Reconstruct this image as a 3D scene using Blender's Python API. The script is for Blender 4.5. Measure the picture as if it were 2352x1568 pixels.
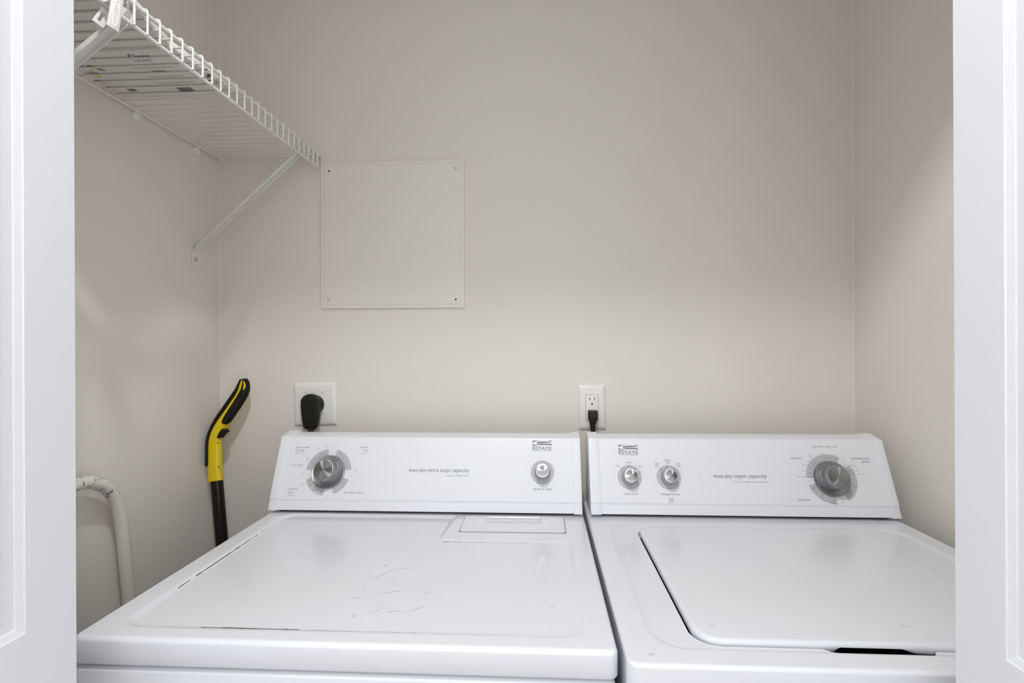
import bpy, bmesh, math, random
import numpy as np
from mathutils import Matrix, Vector, Euler

for o in list(bpy.data.objects):
    bpy.data.objects.remove(o)
S = bpy.context.scene
COL = S.collection
PI = math.pi
rad = math.radians

# ------------------------------------------------------------------ camera
CAM = Vector((0.0, 0.0, 1.30))
cd = bpy.data.cameras.new('camera')
cam = bpy.data.objects.new('camera', cd)
COL.objects.link(cam)
cd.sensor_fit = 'HORIZONTAL'
cd.sensor_width = 36.0
cd.lens = 36.0 * 1190.0 / 2352.0
cd.shift_y = 6.0 / 2352.0
cd.clip_start = 0.01
cam.location = CAM
cam.rotation_euler = (Matrix.Rotation(rad(3.08), 3, 'Z') @ Matrix.Rotation(rad(90), 3, 'X')
                      @ Matrix.Rotation(rad(-0.25), 3, 'Z')).to_euler()
S.camera = cam

# ------------------------------------------------------------------ light
WORLD_E, LAMP_E = 2.02, 58.0
wd = bpy.data.worlds.new('world')
S.world = wd
wd.use_nodes = True
bg = wd.node_tree.nodes['Background']
bg.inputs['Color'].default_value = (0.97, 0.985, 1.0, 1)
bg.inputs['Strength'].default_value = WORLD_E
ld = bpy.data.lights.new('ceiling_bulb', 'POINT')
ld.energy = LAMP_E
ld.color = (0.975, 0.985, 1.0)
ld.shadow_soft_size = 0.045
lo = bpy.data.objects.new('ceiling_bulb', ld)
lo.location = (-0.125, 0.14, 2.74)
COL.objects.link(lo)

vs = S.view_settings
vs.view_transform = 'Standard'
vs.look = 'None'
vs.gamma = 1.0
vs.use_curve_mapping = False
vs.exposure = 0.0
S.cycles.use_denoising = True
S.cycles.max_bounces = 10
S.cycles.diffuse_bounces = 8
S.cycles.sample_clamp_indirect = 4.0
S.cycles.caustics_reflective = False
S.cycles.caustics_refractive = False

# ------------------------------------------------------------------ materials
def new_mat(name):
    m = bpy.data.materials.new(name)
    m.use_nodes = True
    nt = m.node_tree
    return m, nt, nt.nodes['Principled BSDF']

def mat(name, col, rough=0.5, metal=0.0, spec=0.5, bump=0.0, bscale=200.0, mottle=0.0, mscale=6.0,
        coat=0.0, aniso=0.0, bdist=0.001):
    m, nt, p = new_mat(name)
    p.inputs['Roughness'].default_value = rough
    p.inputs['Metallic'].default_value = metal
    p.inputs['Specular IOR Level'].default_value = spec
    p.inputs['Coat Weight'].default_value = coat
    p.inputs['Coat Roughness'].default_value = 0.08
    tc = nt.nodes.new('ShaderNodeTexCoord')
    if mottle > 0:
        nz = nt.nodes.new('ShaderNodeTexNoise')
        nz.inputs['Scale'].default_value = mscale
        nz.inputs['Detail'].default_value = 4
        nt.links.new(tc.outputs['Object'], nz.inputs['Vector'])
        mx = nt.nodes.new('ShaderNodeMix')
        mx.data_type = 'RGBA'
        mx.inputs[6].default_value = (*[c * (1 - mottle) for c in col], 1)
        mx.inputs[7].default_value = (*[min(1, c * (1 + mottle)) for c in col], 1)
        nt.links.new(nz.outputs['Fac'], mx.inputs[0])
        nt.links.new(mx.outputs[2], p.inputs['Base Color'])
    else:
        p.inputs['Base Color'].default_value = (*col, 1)
    if bump > 0:
        n2 = nt.nodes.new('ShaderNodeTexNoise')
        n2.inputs['Scale'].default_value = bscale
        n2.inputs['Detail'].default_value = 3
        nt.links.new(tc.outputs['Object'], n2.inputs['Vector'])
        b = nt.nodes.new('ShaderNodeBump')
        b.inputs['Strength'].default_value = bump
        b.inputs['Distance'].default_value = bdist
        nt.links.new(n2.outputs['Fac'], b.inputs['Height'])
        nt.links.new(b.outputs['Normal'], p.inputs['Normal'])
    if aniso > 0:
        p.inputs['Anisotropic'].default_value = aniso
        tg = nt.nodes.new('ShaderNodeTangent')
        tg.direction_type = 'RADIAL'
        tg.axis = 'Z'
        nt.links.new(tg.outputs[0], p.inputs['Tangent'])
    return m

def chipped_mat(name, col, chip, scale, lo_, hi_, rough=0.45, zmin=None):
    m, nt, p = new_mat(name)
    p.inputs['Roughness'].default_value = rough
    tc = nt.nodes.new('ShaderNodeTexCoord')
    nz = nt.nodes.new('ShaderNodeTexNoise')
    nz.inputs['Scale'].default_value = scale
    nz.inputs['Detail'].default_value = 5
    nz.inputs['Roughness'].default_value = 0.6
    nt.links.new(tc.outputs['Object'], nz.inputs['Vector'])
    cr = nt.nodes.new('ShaderNodeValToRGB')
    cr.color_ramp.elements[0].position = lo_
    cr.color_ramp.elements[0].color = (0, 0, 0, 1)
    cr.color_ramp.elements[1].position = hi_
    cr.color_ramp.elements[1].color = (1, 1, 1, 1)
    nt.links.new(nz.outputs['Fac'], cr.inputs['Fac'])
    fac = cr.outputs['Color']
    if zmin is not None:          # wear only on the bend near the top
        sp = nt.nodes.new('ShaderNodeSeparateXYZ')
        nt.links.new(tc.outputs['Object'], sp.inputs[0])
        mr = nt.nodes.new('ShaderNodeMapRange')
        mr.inputs['From Min'].default_value = zmin[0]
        mr.inputs['From Max'].default_value = zmin[1]
        nt.links.new(sp.outputs['Z'], mr.inputs['Value'])
        mu = nt.nodes.new('ShaderNodeMath')
        mu.operation = 'MULTIPLY'
        nt.links.new(fac, mu.inputs[0])
        nt.links.new(mr.outputs['Result'], mu.inputs[1])
        fac = mu.outputs[0]
    mx = nt.nodes.new('ShaderNodeMix')
    mx.data_type = 'RGBA'
    mx.inputs[6].default_value = (*col, 1)
    mx.inputs[7].default_value = (*chip, 1)
    nt.links.new(fac, mx.inputs[0])
    nt.links.new(mx.outputs[2], p.inputs['Base Color'])
    return m

WALL = (0.70, 0.667, 0.616)
M = dict(
    wall=mat('greige_paint', WALL, 0.55, bump=0.22, bscale=230, mottle=0.025, mscale=3.0, spec=0.35),
    caulk=mat('caulk_highlight', (0.71, 0.677, 0.625), 0.5, bump=0.1, bscale=150),  # wall paint made slightly lighter to carry the corner highlight
    ceil=mat('ceiling_paint', (0.72, 0.71, 0.69), 0.8, bump=0.2, bscale=120),
    floor=mat('floor_vinyl', (0.17, 0.14, 0.115), 0.5, mottle=0.12, mscale=12),
    door=mat('door_paint', (0.655, 0.668, 0.70), 0.35, bump=0.03, bscale=90, mottle=0.01),
    enamel=mat('white_enamel', (0.645, 0.66, 0.70), 0.16, bump=0.015, bscale=60, mottle=0.008, spec=0.5),
    console=mat('white_console', (0.69, 0.705, 0.742), 0.30, mottle=0.006, bump=0.01, bscale=80),
    endcap=mat('white_plastic', (0.695, 0.71, 0.74), 0.38, mottle=0.01),
    dark=mat('dark_cavity', (0.03, 0.03, 0.032), 0.7, mottle=0.1),
    ink=mat('grey_ink', (0.17, 0.175, 0.19), 0.5, mottle=0.03),
    inkd=mat('dark_ink', (0.07, 0.072, 0.08), 0.5, mottle=0.03),
    inkl=mat('pale_ink', (0.32, 0.325, 0.34), 0.5, mottle=0.03),
    scale=mat('scale_grey', (0.43, 0.435, 0.45), 0.4, mottle=0.02),
    steel=mat('brushed_steel', (0.36, 0.365, 0.375), 0.32, metal=1.0, aniso=0.9, bump=0.02, bscale=400),
    steel2=mat('satin_steel', (0.36, 0.365, 0.375), 0.5, metal=0.9, aniso=0.3, bump=0.02, bscale=400),
    greyknob=mat('grey_knob', (0.34, 0.345, 0.355), 0.4, mottle=0.02),
    rim=mat('polished_rim', (0.72, 0.72, 0.74), 0.25, metal=0.6, mottle=0.02),
    panel=mat('painted_panel', (0.72, 0.687, 0.635), 0.5, bump=0.08, bscale=220, mottle=0.02, mscale=4),
    plate=mat('outlet_plastic', (0.72, 0.705, 0.67), 0.28, mottle=0.01),
    hole=mat('screw_hole', (0.035, 0.03, 0.025), 0.8, mottle=0.1),
    screw=mat('painted_screw', (0.60, 0.58, 0.54), 0.4, mottle=0.04),
    zinc=mat('zinc_screw', (0.45, 0.43, 0.40), 0.4, metal=0.8, mottle=0.05),
    black=mat('black_plastic', (0.010, 0.009, 0.007), 0.45, spec=0.3, bump=0.05, bscale=300, mottle=0.1),
    cord=mat('black_cord', (0.014, 0.013, 0.012), 0.5, mottle=0.1),
    wire=mat('white_vinyl_wire', (0.71, 0.70, 0.665), 0.4, mottle=0.02),
    brace=mat('white_painted_steel', (0.70, 0.69, 0.655), 0.42, mottle=0.02),
    tag=mat('white_shelf_plastic', (0.80, 0.79, 0.765), 0.4, mottle=0.02),
    card=mat('white_packaging', (0.74, 0.725, 0.69), 0.5, bump=0.1, bscale=25, mottle=0.03, bdist=0.003),
    lemon=mat('lemon_print', (0.62, 0.47, 0.05), 0.5, mottle=0.15, mscale=60),
    leaf=mat('leaf_print', (0.20, 0.22, 0.03), 0.5, mottle=0.35, mscale=80),
    leafd=mat('dark_leaf_print', (0.05, 0.055, 0.03), 0.5, mottle=0.3, mscale=80),
    brown=mat('brown_print', (0.10, 0.06, 0.035), 0.5, mottle=0.4, mscale=120),
    greyprint=mat('grey_print', (0.42, 0.39, 0.36), 0.5, mottle=0.06, mscale=60),
    slate=mat('slate_print', (0.17, 0.155, 0.14), 0.5, mottle=0.1),
    yellow=mat('yellow_plastic', (0.66, 0.50, 0.002), 0.36, mottle=0.03, bump=0.02, bscale=300),
    rubber=mat('black_rubber_grip', (0.007, 0.005, 0.004), 0.55, spec=0.25, bump=0.08, bscale=400, mottle=0.15),
    polem=mat('black_pole', (0.006, 0.005, 0.004), 0.3, spec=0.3, mottle=0.1),
    tube=chipped_mat('chipped_cream_paint', (0.66, 0.645, 0.59), (0.20, 0.175, 0.15), 90, 0.57, 0.62, 0.42, (0.97, 1.0)),
    scuff=mat('grey_scuff', (0.46, 0.46, 0.47), 0.6, mottle=0.1, mscale=80),
    dirt_shade=mat('dark_dirt_and_shade', (0.085, 0.075, 0.07), 0.7, mottle=0.3, mscale=120),  # real groove dirt, and the painted shade round the lint door
    smudge=mat('faint_smudge', (0.53, 0.535, 0.55), 0.4, mottle=0.08, mscale=400),
    stain=mat('faint_drip', (0.61, 0.62, 0.645), 0.4, mottle=0.04, mscale=200),
    wallmark=mat('wall_scuff', (0.36, 0.33, 0.295), 0.7, mottle=0.1, mscale=80),
)

# ------------------------------------------------------------------ mesh helpers
class MB:
    def __init__(s):
        s.v = []; s.f = []; s.m = []; s.it = []
    def add(s, vf, T=None, mi=0):
        v, f = vf
        b = len(s.v)
        s.it.append((b, len(s.f)))
        for p in v:
            s.v.append(tuple(T @ Vector(p)) if T is not None else tuple(p))
        for q in f:
            s.f.append(tuple(b + i for i in q)); s.m.append(mi)
        return s

WORLD = {}
def link(o, parent=None, W=None):
    W = W or Matrix.Identity(4)
    COL.objects.link(o)
    if parent is not None:
        o.parent = parent
        o.matrix_local = WORLD[parent].inverted() @ W
    else:
        o.matrix_world = W
    WORLD[o] = W
    return o

def obj(name, mb, m, parent=None, W=None, smooth=35, recalc=True):
    """one mesh object; mb vertices are in the frame W (local)"""
    if not isinstance(mb, MB):
        mb = MB().add(mb)
    me = bpy.data.meshes.new(name)
    me.from_pydata(mb.v, [], mb.f)
    ms = m if isinstance(m, (list, tuple)) else [m]
    for k in ms:
        me.materials.append(M[k])
    if len(ms) > 1:
        me.polygons.foreach_set('material_index', mb.m)
    if recalc:
        bm = bmesh.new(); bm.from_mesh(me)
        bmesh.ops.recalc_face_normals(bm, faces=bm.faces)
        bm.to_mesh(me); bm.free()
    me.update()
    if smooth:
        for p in me.polygons:
            p.use_smooth = True
        me.set_sharp_from_angle(angle=rad(smooth))
    o = bpy.data.objects.new(name, me)
    return link(o, parent, W)

def rooted(name, mb, m, base, **k):
    """a single-mesh thing whose origin sits at base; vertices given in world"""
    if not isinstance(mb, MB):
        mb = MB().add(mb)
    b = Vector(base)
    q = MB(); q.v = [tuple(Vector(p) - b) for p in mb.v]; q.f = mb.f; q.m = mb.m
    return obj(name, q, m, None, Matrix.Translation(b), **k)

def part(name, mb, m, parent, **k):
    """vertices given in world, object sits at its parent's origin"""
    if not isinstance(mb, MB):
        mb = MB().add(mb)
    W = WORLD[parent]
    inv = W.inverted()
    q = MB(); q.v = [tuple(inv @ Vector(p)) for p in mb.v]; q.f = mb.f; q.m = mb.m
    return obj(name, q, m, parent, W, **k)

def thing(name, loc, label, cat, group=None):
    o = bpy.data.objects.new(name, None)
    o.empty_display_size = 0.05
    link(o, None, Matrix.Translation(Vector(loc)))
    tag(o, label, cat, group)
    return o

def tag(o, label, cat, group=None):
    o['label'] = label; o['category'] = cat
    if group: o['group'] = group
    return o

def struct(o, label=None, cat=None):
    o['kind'] = 'structure'
    if label: o['label'] = label
    if cat: o['category'] = cat
    return o

def box(x0, x1, y0, y1, z0, z1):
    v = [(x, y, z) for z in (z0, z1) for y in (y0, y1) for x in (x0, x1)]
    return v, [(0, 2, 3, 1), (4, 5, 7, 6), (0, 1, 5, 4), (2, 6, 7, 3), (0, 4, 6, 2), (1, 3, 7, 5)]

def bevel_vf(vf, w, seg=2, angle=30):
    bm = bmesh.new()
    vs_ = [bm.verts.new(p) for p in vf[0]]
    for q in vf[1]:
        bm.faces.new([vs_[i] for i in q])
    bmesh.ops.recalc_face_normals(bm, faces=bm.faces)
    bm.normal_update()
    es = [e for e in bm.edges if len(e.link_faces) == 2 and e.calc_face_angle(0) > rad(angle)]
    bmesh.ops.bevel(bm, geom=es, offset=w, segments=seg, profile=0.5, affect='EDGES', clamp_overlap=True)
    bm.verts.index_update()
    out = ([tuple(v.co) for v in bm.verts], [tuple(v.index for v in f.verts) for f in bm.faces])
    bm.free()
    return out

def bbox(x0, x1, y0, y1, z0, z1, w, seg=2):
    return bevel_vf(box(x0, x1, y0, y1, z0, z1), w, seg)

def prism(pts, h0, h1):
    """outline in local XY, extruded in local Z"""
    n = len(pts)
    v = [(a, b, h0) for a, b in pts] + [(a, b, h1) for a, b in pts]
    f = [tuple(range(n))[::-1], tuple(range(n, 2 * n))]
    f += [(i, (i + 1) % n, n + (i + 1) % n, n + i) for i in range(n)]
    return v, f

def lathe(prof, seg=64, cap0=True, cap1=True):
    v = []; f = []
    for r, h in prof:
        for k in range(seg):
            a = 2 * PI * k / seg
            v.append((r * math.cos(a), r * math.sin(a), h))
    for j in range(len(prof) - 1):
        for k in range(seg):
            k2 = (k + 1) % seg
            f.append((j * seg + k, j * seg + k2, (j + 1) * seg + k2, (j + 1) * seg + k))
    if cap0: f.append(tuple(range(seg))[::-1])
    if cap1: f.append(tuple(range((len(prof) - 1) * seg, len(prof) * seg)))
    return v, f

def catmull(pts, n=6):
    P = [Vector(p) for p in pts]
    P = [2 * P[0] - P[1]] + P + [2 * P[-1] - P[-2]]
    out = []
    for i in range(1, len(P) - 2):
        for k in range(n):
            t = k / n
            a, b, c, d = P[i - 1], P[i], P[i + 1], P[i + 2]
            out.append(0.5 * ((2 * b) + (c - a) * t + (2 * a - 5 * b + 4 * c - d) * t * t + (3 * b - a - 3 * c + d) * t ** 3))
    out.append(P[-2])
    return out

def tube(path, r, seg=12, up=(0.0, 0.0, 1.0), rb=None, power=2.0):
    """swept (super)elliptic tube; r / rb may be lists. rb is the radius along the fixed 'up' hint"""
    P = [Vector(p) for p in path]
    n = len(P)
    R = r if isinstance(r, (list, tuple)) else [r] * n
    B = rb if isinstance(rb, (list, tuple)) else [rb] * n if rb else R
    v = []; f = []
    prev = None
    for i in range(n):
        t = (P[min(i + 1, n - 1)] - P[max(i - 1, 0)]).normalized()
        if prev is None:
            u = Vector(up)
            if abs(u.dot(t)) > 0.95: u = Vector((1, 0, 0)) if abs(t.x) < 0.9 else Vector((0, 1, 0))
        else:
            u = prev
        u = (u - t * u.dot(t)).normalized()
        prev = u
        s = t.cross(u)
        for k in range(seg):
            a = 2 * PI * k / seg
            ca, sa = math.cos(a), math.sin(a)
            ca = math.copysign(abs(ca) ** (2 / power), ca); sa = math.copysign(abs(sa) ** (2 / power), sa)
            v.append(tuple(P[i] + s * (R[i] * ca) + u * (B[i] * sa)))
    for i in range(n - 1):
        for k in range(seg):
            k2 = (k + 1) % seg
            f.append((i * seg + k, i * seg + k2, (i + 1) * seg + k2, (i + 1) * seg + k))
    f.append(tuple(range(seg))[::-1])
    f.append(tuple(range((n - 1) * seg, n * seg)))
    return v, f

def arc(cx, cy, r, a0, a1, n=8, ry=None):
    ry = r if ry is None else ry
    return [(cx + r * math.cos(rad(a0 + (a1 - a0) * k / n)), cy + ry * math.sin(rad(a0 + (a1 - a0) * k / n))) for k in range(n + 1)]

def rrect(x0, x1, y0, y1, r, n=6):
    return (arc(x1 - r, y1 - r, r, 0, 90, n) + arc(x0 + r, y1 - r, r, 90, 180, n)
            + arc(x0 + r, y0 + r, r, 180, 270, n) + arc(x1 - r, y0 + r, r, 270, 360, n))

# rounded slab with a height field on its top (one skin: top, rounded rim, skirt, inner lip)
def slab(x0, x1, y0, y1, ztop, r, zbot, field=None, step=0.004, xs_extra=(), ys_extra=(), nr=6, rc=None):
    rc = max(r, rc or r)
    def axis(a, b, extra):
        es = [r * (1 - math.sin(PI / 2 * k / nr)) for k in range(nr, 0, -1)]
        cs = [r + (rc - r) * k / 5 for k in range(1, 6)] if rc > r else []
        n = max(2, int(round((b - a - 2 * r) / step)))
        core = [a + r + (b - a - 2 * r) * k / n for k in range(n + 1)] + [a + c for c in cs] + [b - c for c in cs]
        core = sorted(set([round(c, 6) for c in core] + [round(e, 6) for e in extra if a + r < e < b - r]))
        return np.array([a + e for e in es] + core + [b - e for e in reversed(es)])
    X = axis(x0, x1, xs_extra); Y = axis(y0, y1, ys_extra)
    nx, ny = len(X), len(Y)
    PX, PY = np.meshgrid(X, Y)
    ex = np.minimum(PX - x0, x1 - PX); ey = np.minimum(PY - y0, y1 - PY)
    e = np.minimum(ex, ey)
    d = np.clip(r - e, 0, r)
    PZ = ztop - (r - np.sqrt(np.maximum(r * r - d * d, 0)))
    a_ = 1 - ex / rc; b_ = 1 - ey / rc
    cor = (a_ > 0) & (b_ > 0)
    h = np.hypot(a_, b_); m = np.maximum(a_, b_)
    k = np.where(cor, m / np.maximum(h, 1e-9), 1)
    sx = np.where(PX - x0 < x1 - PX, -1, 1); sy = np.where(PY - y0 < y1 - PY, -1, 1)
    cxn = np.where(sx < 0, x0 + rc, x1 - rc); cyn = np.where(sy < 0, y0 + rc, y1 - rc)
    PX = np.where(cor, cxn + sx * rc * a_ * k, PX); PY = np.where(cor, cyn + sy * rc * b_ * k, PY)
    if field is not None:
        PZ = PZ + field(PX, PY)
    v = np.stack([PX, PY, PZ], -1).reshape(-1, 3).tolist()
    f = [(j * nx + i, j * nx + i + 1, (j + 1) * nx + i + 1, (j + 1) * nx + i) for j in range(ny - 1) for i in range(nx - 1)]
    loop = ([i for i in range(nx)] + [j * nx + nx - 1 for j in range(1, ny)]
            + [(ny - 1) * nx + i for i in range(nx - 2, -1, -1)] + [j * nx for j in range(ny - 2, 0, -1)])
    cx, cy = (x0 + x1) / 2, (y0 + y1) / 2
    def ring(fn):
        b = len(v)
        for i in loop:
            v.append(fn(v[i]))
        return list(range(b, b + len(loop)))
    rs = 0.004
    def inward(p, q):
        dx, dy = p[0] - cx, p[1] - cy
        return (p[0] - math.copysign(min(q, abs(dx)), dx), p[1] - math.copysign(min(q, abs(dy)), dy))
    L1 = ring(lambda p: (p[0], p[1], zbot + rs))
    L2 = ring(lambda p: (*inward(p, rs * 0.3), zbot + rs * 0.3))
    L3 = ring(lambda p: (*inward(p, rs), zbot))
    L4 = ring(lambda p: (*inward(p, 0.02), zbot))
    prevl = loop
    for Ls in (L1, L2, L3, L4):
        n = len(Ls)
        f += [(prevl[i], Ls[i], Ls[(i + 1) % n], prevl[(i + 1) % n]) for i in range(n)]
        prevl = Ls
    f.append(tuple(L4))
    return v, f

def sd_rr(X, Y, x0, x1, y0, y1, r):
    cx, cy, hx, hy = (x0 + x1) / 2, (y0 + y1) / 2, (x1 - x0) / 2 - r, (y1 - y0) / 2 - r
    qx, qy = np.abs(X - cx) - hx, np.abs(Y - cy) - hy
    return np.hypot(np.maximum(qx, 0), np.maximum(qy, 0)) + np.minimum(np.maximum(qx, qy), 0) - r

def sstep(t):
    t = np.clip(t, 0, 1)
    return t * t * (3 - 2 * t)

# ------------------------------------------------------------------ lettering
def E_(cx, cy, rx, ry, a0, a1, n=12):
    return [(cx + rx * math.cos(rad(a0 + (a1 - a0) * k / n)), cy + ry * math.sin(rad(a0 + (a1 - a0) * k / n))) for k in range(n + 1)]
def sf(x, y, w=.15): return [(x - w, y), (x + w, y)]
def fl(x, y): return [(x - .16, y - .12), (x, y)]
GL = {   # lower-case roman with small serifs: (width, strokes); x-height 1
    'a': (.78, [E_(.34, .76, .26, .22, 160, 20, 8) + [(.60, .2), (.66, .05), (.78, .06)], E_(.33, .28, .25, .26, 70, 300, 12) + [(.6, .25)], [(.42, .54), (.6, .6)]]),
    'c': (.76, [E_(.45, .49, .38, .48, 40, 320, 16)]),
    'd': (.95, [E_(.42, .47, .36, .46, 30, 330, 16), [(.76, 1.52), (.76, 0)], fl(.76, 1.52), sf(.84, .0, .1)]),
    'e': (.80, [[(.1, .56), (.74, .56)] + E_(.42, .5, .34, .47, 10, 310, 16)]),
    'f': (.52, [E_(.5, 1.3, .26, .3, 60, 180, 7) + [(.24, 0)], [(.04, .95), (.5, .95)], sf(.24, 0)]),
    'g': (.85, [E_(.38, .64, .28, .32, 0, 360, 16), [(.58, .88), (.84, .92)], [(.2, .38), (.16, .2), (.34, .1), (.6, .06)] + E_(.4, -.2, .36, .24, 40, -220, 14)]),
    'h': (1.0, [[(.2, 1.52), (.2, 0)], fl(.2, 1.52), [(.2, .72)] + E_(.5, .62, .28, .36, 140, 0, 8) + [(.78, 0)], sf(.2, 0), sf(.78, 0)]),
    'i': (.44, [[(.22, .97), (.22, 0)], fl(.22, .97), sf(.22, 0), E_(.2, 1.38, .05, .05, 0, 360, 6)]),
    'l': (.44, [[(.22, 1.52), (.22, 0)], fl(.22, 1.52), sf(.22, 0)]),
    'm': (1.5, [[(.2, .97), (.2, 0)], fl(.2, .97), [(.2, .72)] + E_(.48, .62, .26, .36, 140, 0, 8) + [(.74, 0)], [(.74, .72)] + E_(1.02, .62, .26, .36, 140, 0, 8) + [(1.28, 0)], sf(.2, 0), sf(.74, 0), sf(1.28, 0)]),
    'n': (1.0, [[(.2, .97), (.2, 0)], fl(.2, .97), [(.2, .72)] + E_(.5, .62, .28, .36, 140, 0, 8) + [(.78, 0)], sf(.2, 0), sf(.78, 0)]),
    'o': (.94, [E_(.46, .48, .39, .48, 0, 360, 20)]),
    'p': (.96, [[(.2, .97), (.2, -.55)], fl(.2, .97), E_(.5, .47, .36, .48, 150, -150, 16), sf(.2, -.55)]),
    'r': (.68, [[(.2, .97), (.2, 0)], fl(.2, .97), [(.2, .66)] + E_(.5, .66, .27, .28, 150, 50, 6), sf(.2, 0)]),
    's': (.66, [E_(.33, .73, .22, .23, 30, 230, 9) + E_(.32, .25, .24, .25, 60, -150, 10)]),
    't': (.56, [[(.24, 1.3), (.24, .25)] + E_(.42, .24, .18, .22, 180, 320, 7), [(.04, .95), (.52, .95)]]),
    'u': (.98, [[(.2, .97), (.2, .38)] + E_(.46, .36, .26, .35, 180, 330, 8) + [(.76, .3)], [(.76, .97), (.76, 0)], fl(.2, .97), fl(.76, .97), sf(.84, 0, .08)]),
    'v': (.88, [[(.12, .96), (.44, 0)], [(.44, 0), (.76, .96)], sf(.12, .96, .13), sf(.76, .96, .11)]),
    'x': (.88, [[(.14, .96), (.74, 0)], [(.72, .96), (.14, 0)], sf(.14, .96, .13), sf(.72, .96, .11), sf(.74, 0, .13), sf(.14, 0, .11)]),
    'y': (.88, [[(.12, .96), (.45, .02)], [(.78, .96), (.42, -.1), (.28, -.48), (.1, -.5)], sf(.12, .96, .13), sf(.78, .96, .11)]),
    'z': (.78, [[(.1, .95), (.66, .95), (.08, .02), (.7, .02)]]),
    ' ': (.42, []),
    '-': (.5, [[(.14, .48), (.36, .48)]]),
}
def serif(text, x, y, width, xh, slant=0.0, tmax=.19, tmin=.075, nibang=18, track=.1, cond=1.0):
    """stroke lettering between x and x+width, baseline y, x-height xh -> (verts, faces) flat in local XY"""
    tot = sum(GL[c][0] + track for c in text) - track
    sx = width / tot
    v = []; f = []
    px = 0.0
    n0 = rad(nibang)
    for c in text:
        wd_, st = GL[c]
        for s in st:
            n = len(s)
            b = len(v)
            for i in range(n):
                a = s[max(i - 1, 0)]; d = s[min(i + 1, n - 1)]
                tx, ty = d[0] - a[0], d[1] - a[1]
                L = math.hypot(tx, ty) or 1
                tx /= L; ty /= L
                w = 0.5 * (tmin + (tmax - tmin) * abs(math.sin(math.atan2(ty, tx) - n0 * (1 if True else 0))))
                for sg in (1, -1):
                    qx = s[i][0] - sg * ty * w * (xh / sx); qy = s[i][1] + sg * tx * w
                    X_ = x + (px + qx) * sx + slant * qy * xh
                    v.append((X_, y + qy * xh, 0.0))
            for i in range(n - 1):
                f.append((b + 2 * i, b + 2 * i + 1, b + 2 * i + 3, b + 2 * i + 2))
        px += wd_ + track
    return v, f

_txt_cache = {}
def sans(text, x, y, h, align='L', width=None, shear=0.0, bold=0.0, track=1.0):
    """built-in font lettering, cap height h, flat in local XY"""
    key = (text, shear, bold, track)
    if key not in _txt_cache:
        c = bpy.data.curves.new('t', 'FONT')
        c.body = text; c.size = 1.0; c.shear = shear; c.offset = bold; c.space_character = track
        c.resolution_u = 2
        o = bpy.data.objects.new('t', c)
        COL.objects.link(o)
        dg = bpy.context.evaluated_depsgraph_get()
        me = bpy.data.meshes.new_from_object(o.evaluated_get(dg))
        _txt_cache[key] = ([tuple(p.co) for p in me.vertices], [tuple(p.vertices) for p in me.polygons])
        bpy.data.objects.remove(o); bpy.data.curves.remove(c); bpy.data.meshes.remove(me)
    v, f = _txt_cache[key]
    if not v: return [], []
    xs = [p[0] for p in v]
    s = h / 0.72
    w0 = (max(xs) - min(xs)) * s
    sx = s if width is None else s * width / w0
    w = w0 if width is None else width
    off = {'L': 0, 'C': -w / 2, 'R': -w}[align]
    return [(x + off + (p[0] - min(xs)) * sx, y + p[1] * s, 0.0) for p in v], f

# ------------------------------------------------------------------ the setting
XL, XR, YB, YF = -0.904, 0.832, 1.42, 0.61
CZ = 2.86
o = struct(rooted('wall_back', box(XL - .1, XR + .1, YB, YB + .1, 0, CZ), 'wall', (0, YB, 0), smooth=0), 'greige painted back wall of the laundry closet', 'wall')
struct(rooted('wall_left', box(XL - .1, XL, YF, YB, 0, CZ), 'wall', (XL, 1, 0), smooth=0), 'greige left side wall of the closet', 'wall')
struct(rooted('wall_right', box(XR, XR + .1, YF, YB, 0, CZ), 'wall', (XR, 1, 0), smooth=0), 'greige right side wall of the closet', 'wall')
HD = 2.345
wf = MB()
wf.add(box(-2.2, -0.632, .50, YF, 0, CZ)); wf.add(box(0.532, 2.2, .50, YF, 0, CZ)); wf.add(box(-0.632, 0.532, .50, YF, HD, CZ))
struct(rooted('wall_front', wf, 'wall', (0, .55, 0), smooth=0), 'greige front wall around the closet opening', 'wall')
struct(rooted('ceiling', box(-2.2, 2.2, -2.6, YB + .1, CZ, CZ + .1), 'ceil', (0, 0, CZ), smooth=0), 'pale ceiling above the closet', 'ceiling')
struct(rooted('floor', box(-2.2, 2.2, -2.6, YB + .1, -.1, 0), 'floor', (0, 0, 0), smooth=0), 'brown floor under the machines', 'floor')
# caulk bead down the two inner corners, its paint lightened as a highlight
for i, (cx, sg) in enumerate(((XL, 1), (XR, -1))):
    pts = [(cx, YB), (cx + sg * .002, YB), (cx + sg * .0006, YB - .0006), (cx, YB - .002)]
    struct(rooted('trim_%d' % (i + 1), prism(pts, 0, CZ), 'caulk', (cx, YB, 0), smooth=0),
           'thin caulk bead painted lighter as a highlight down the %s corner' % ('left' if i == 0 else 'right'), 'caulk')

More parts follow.
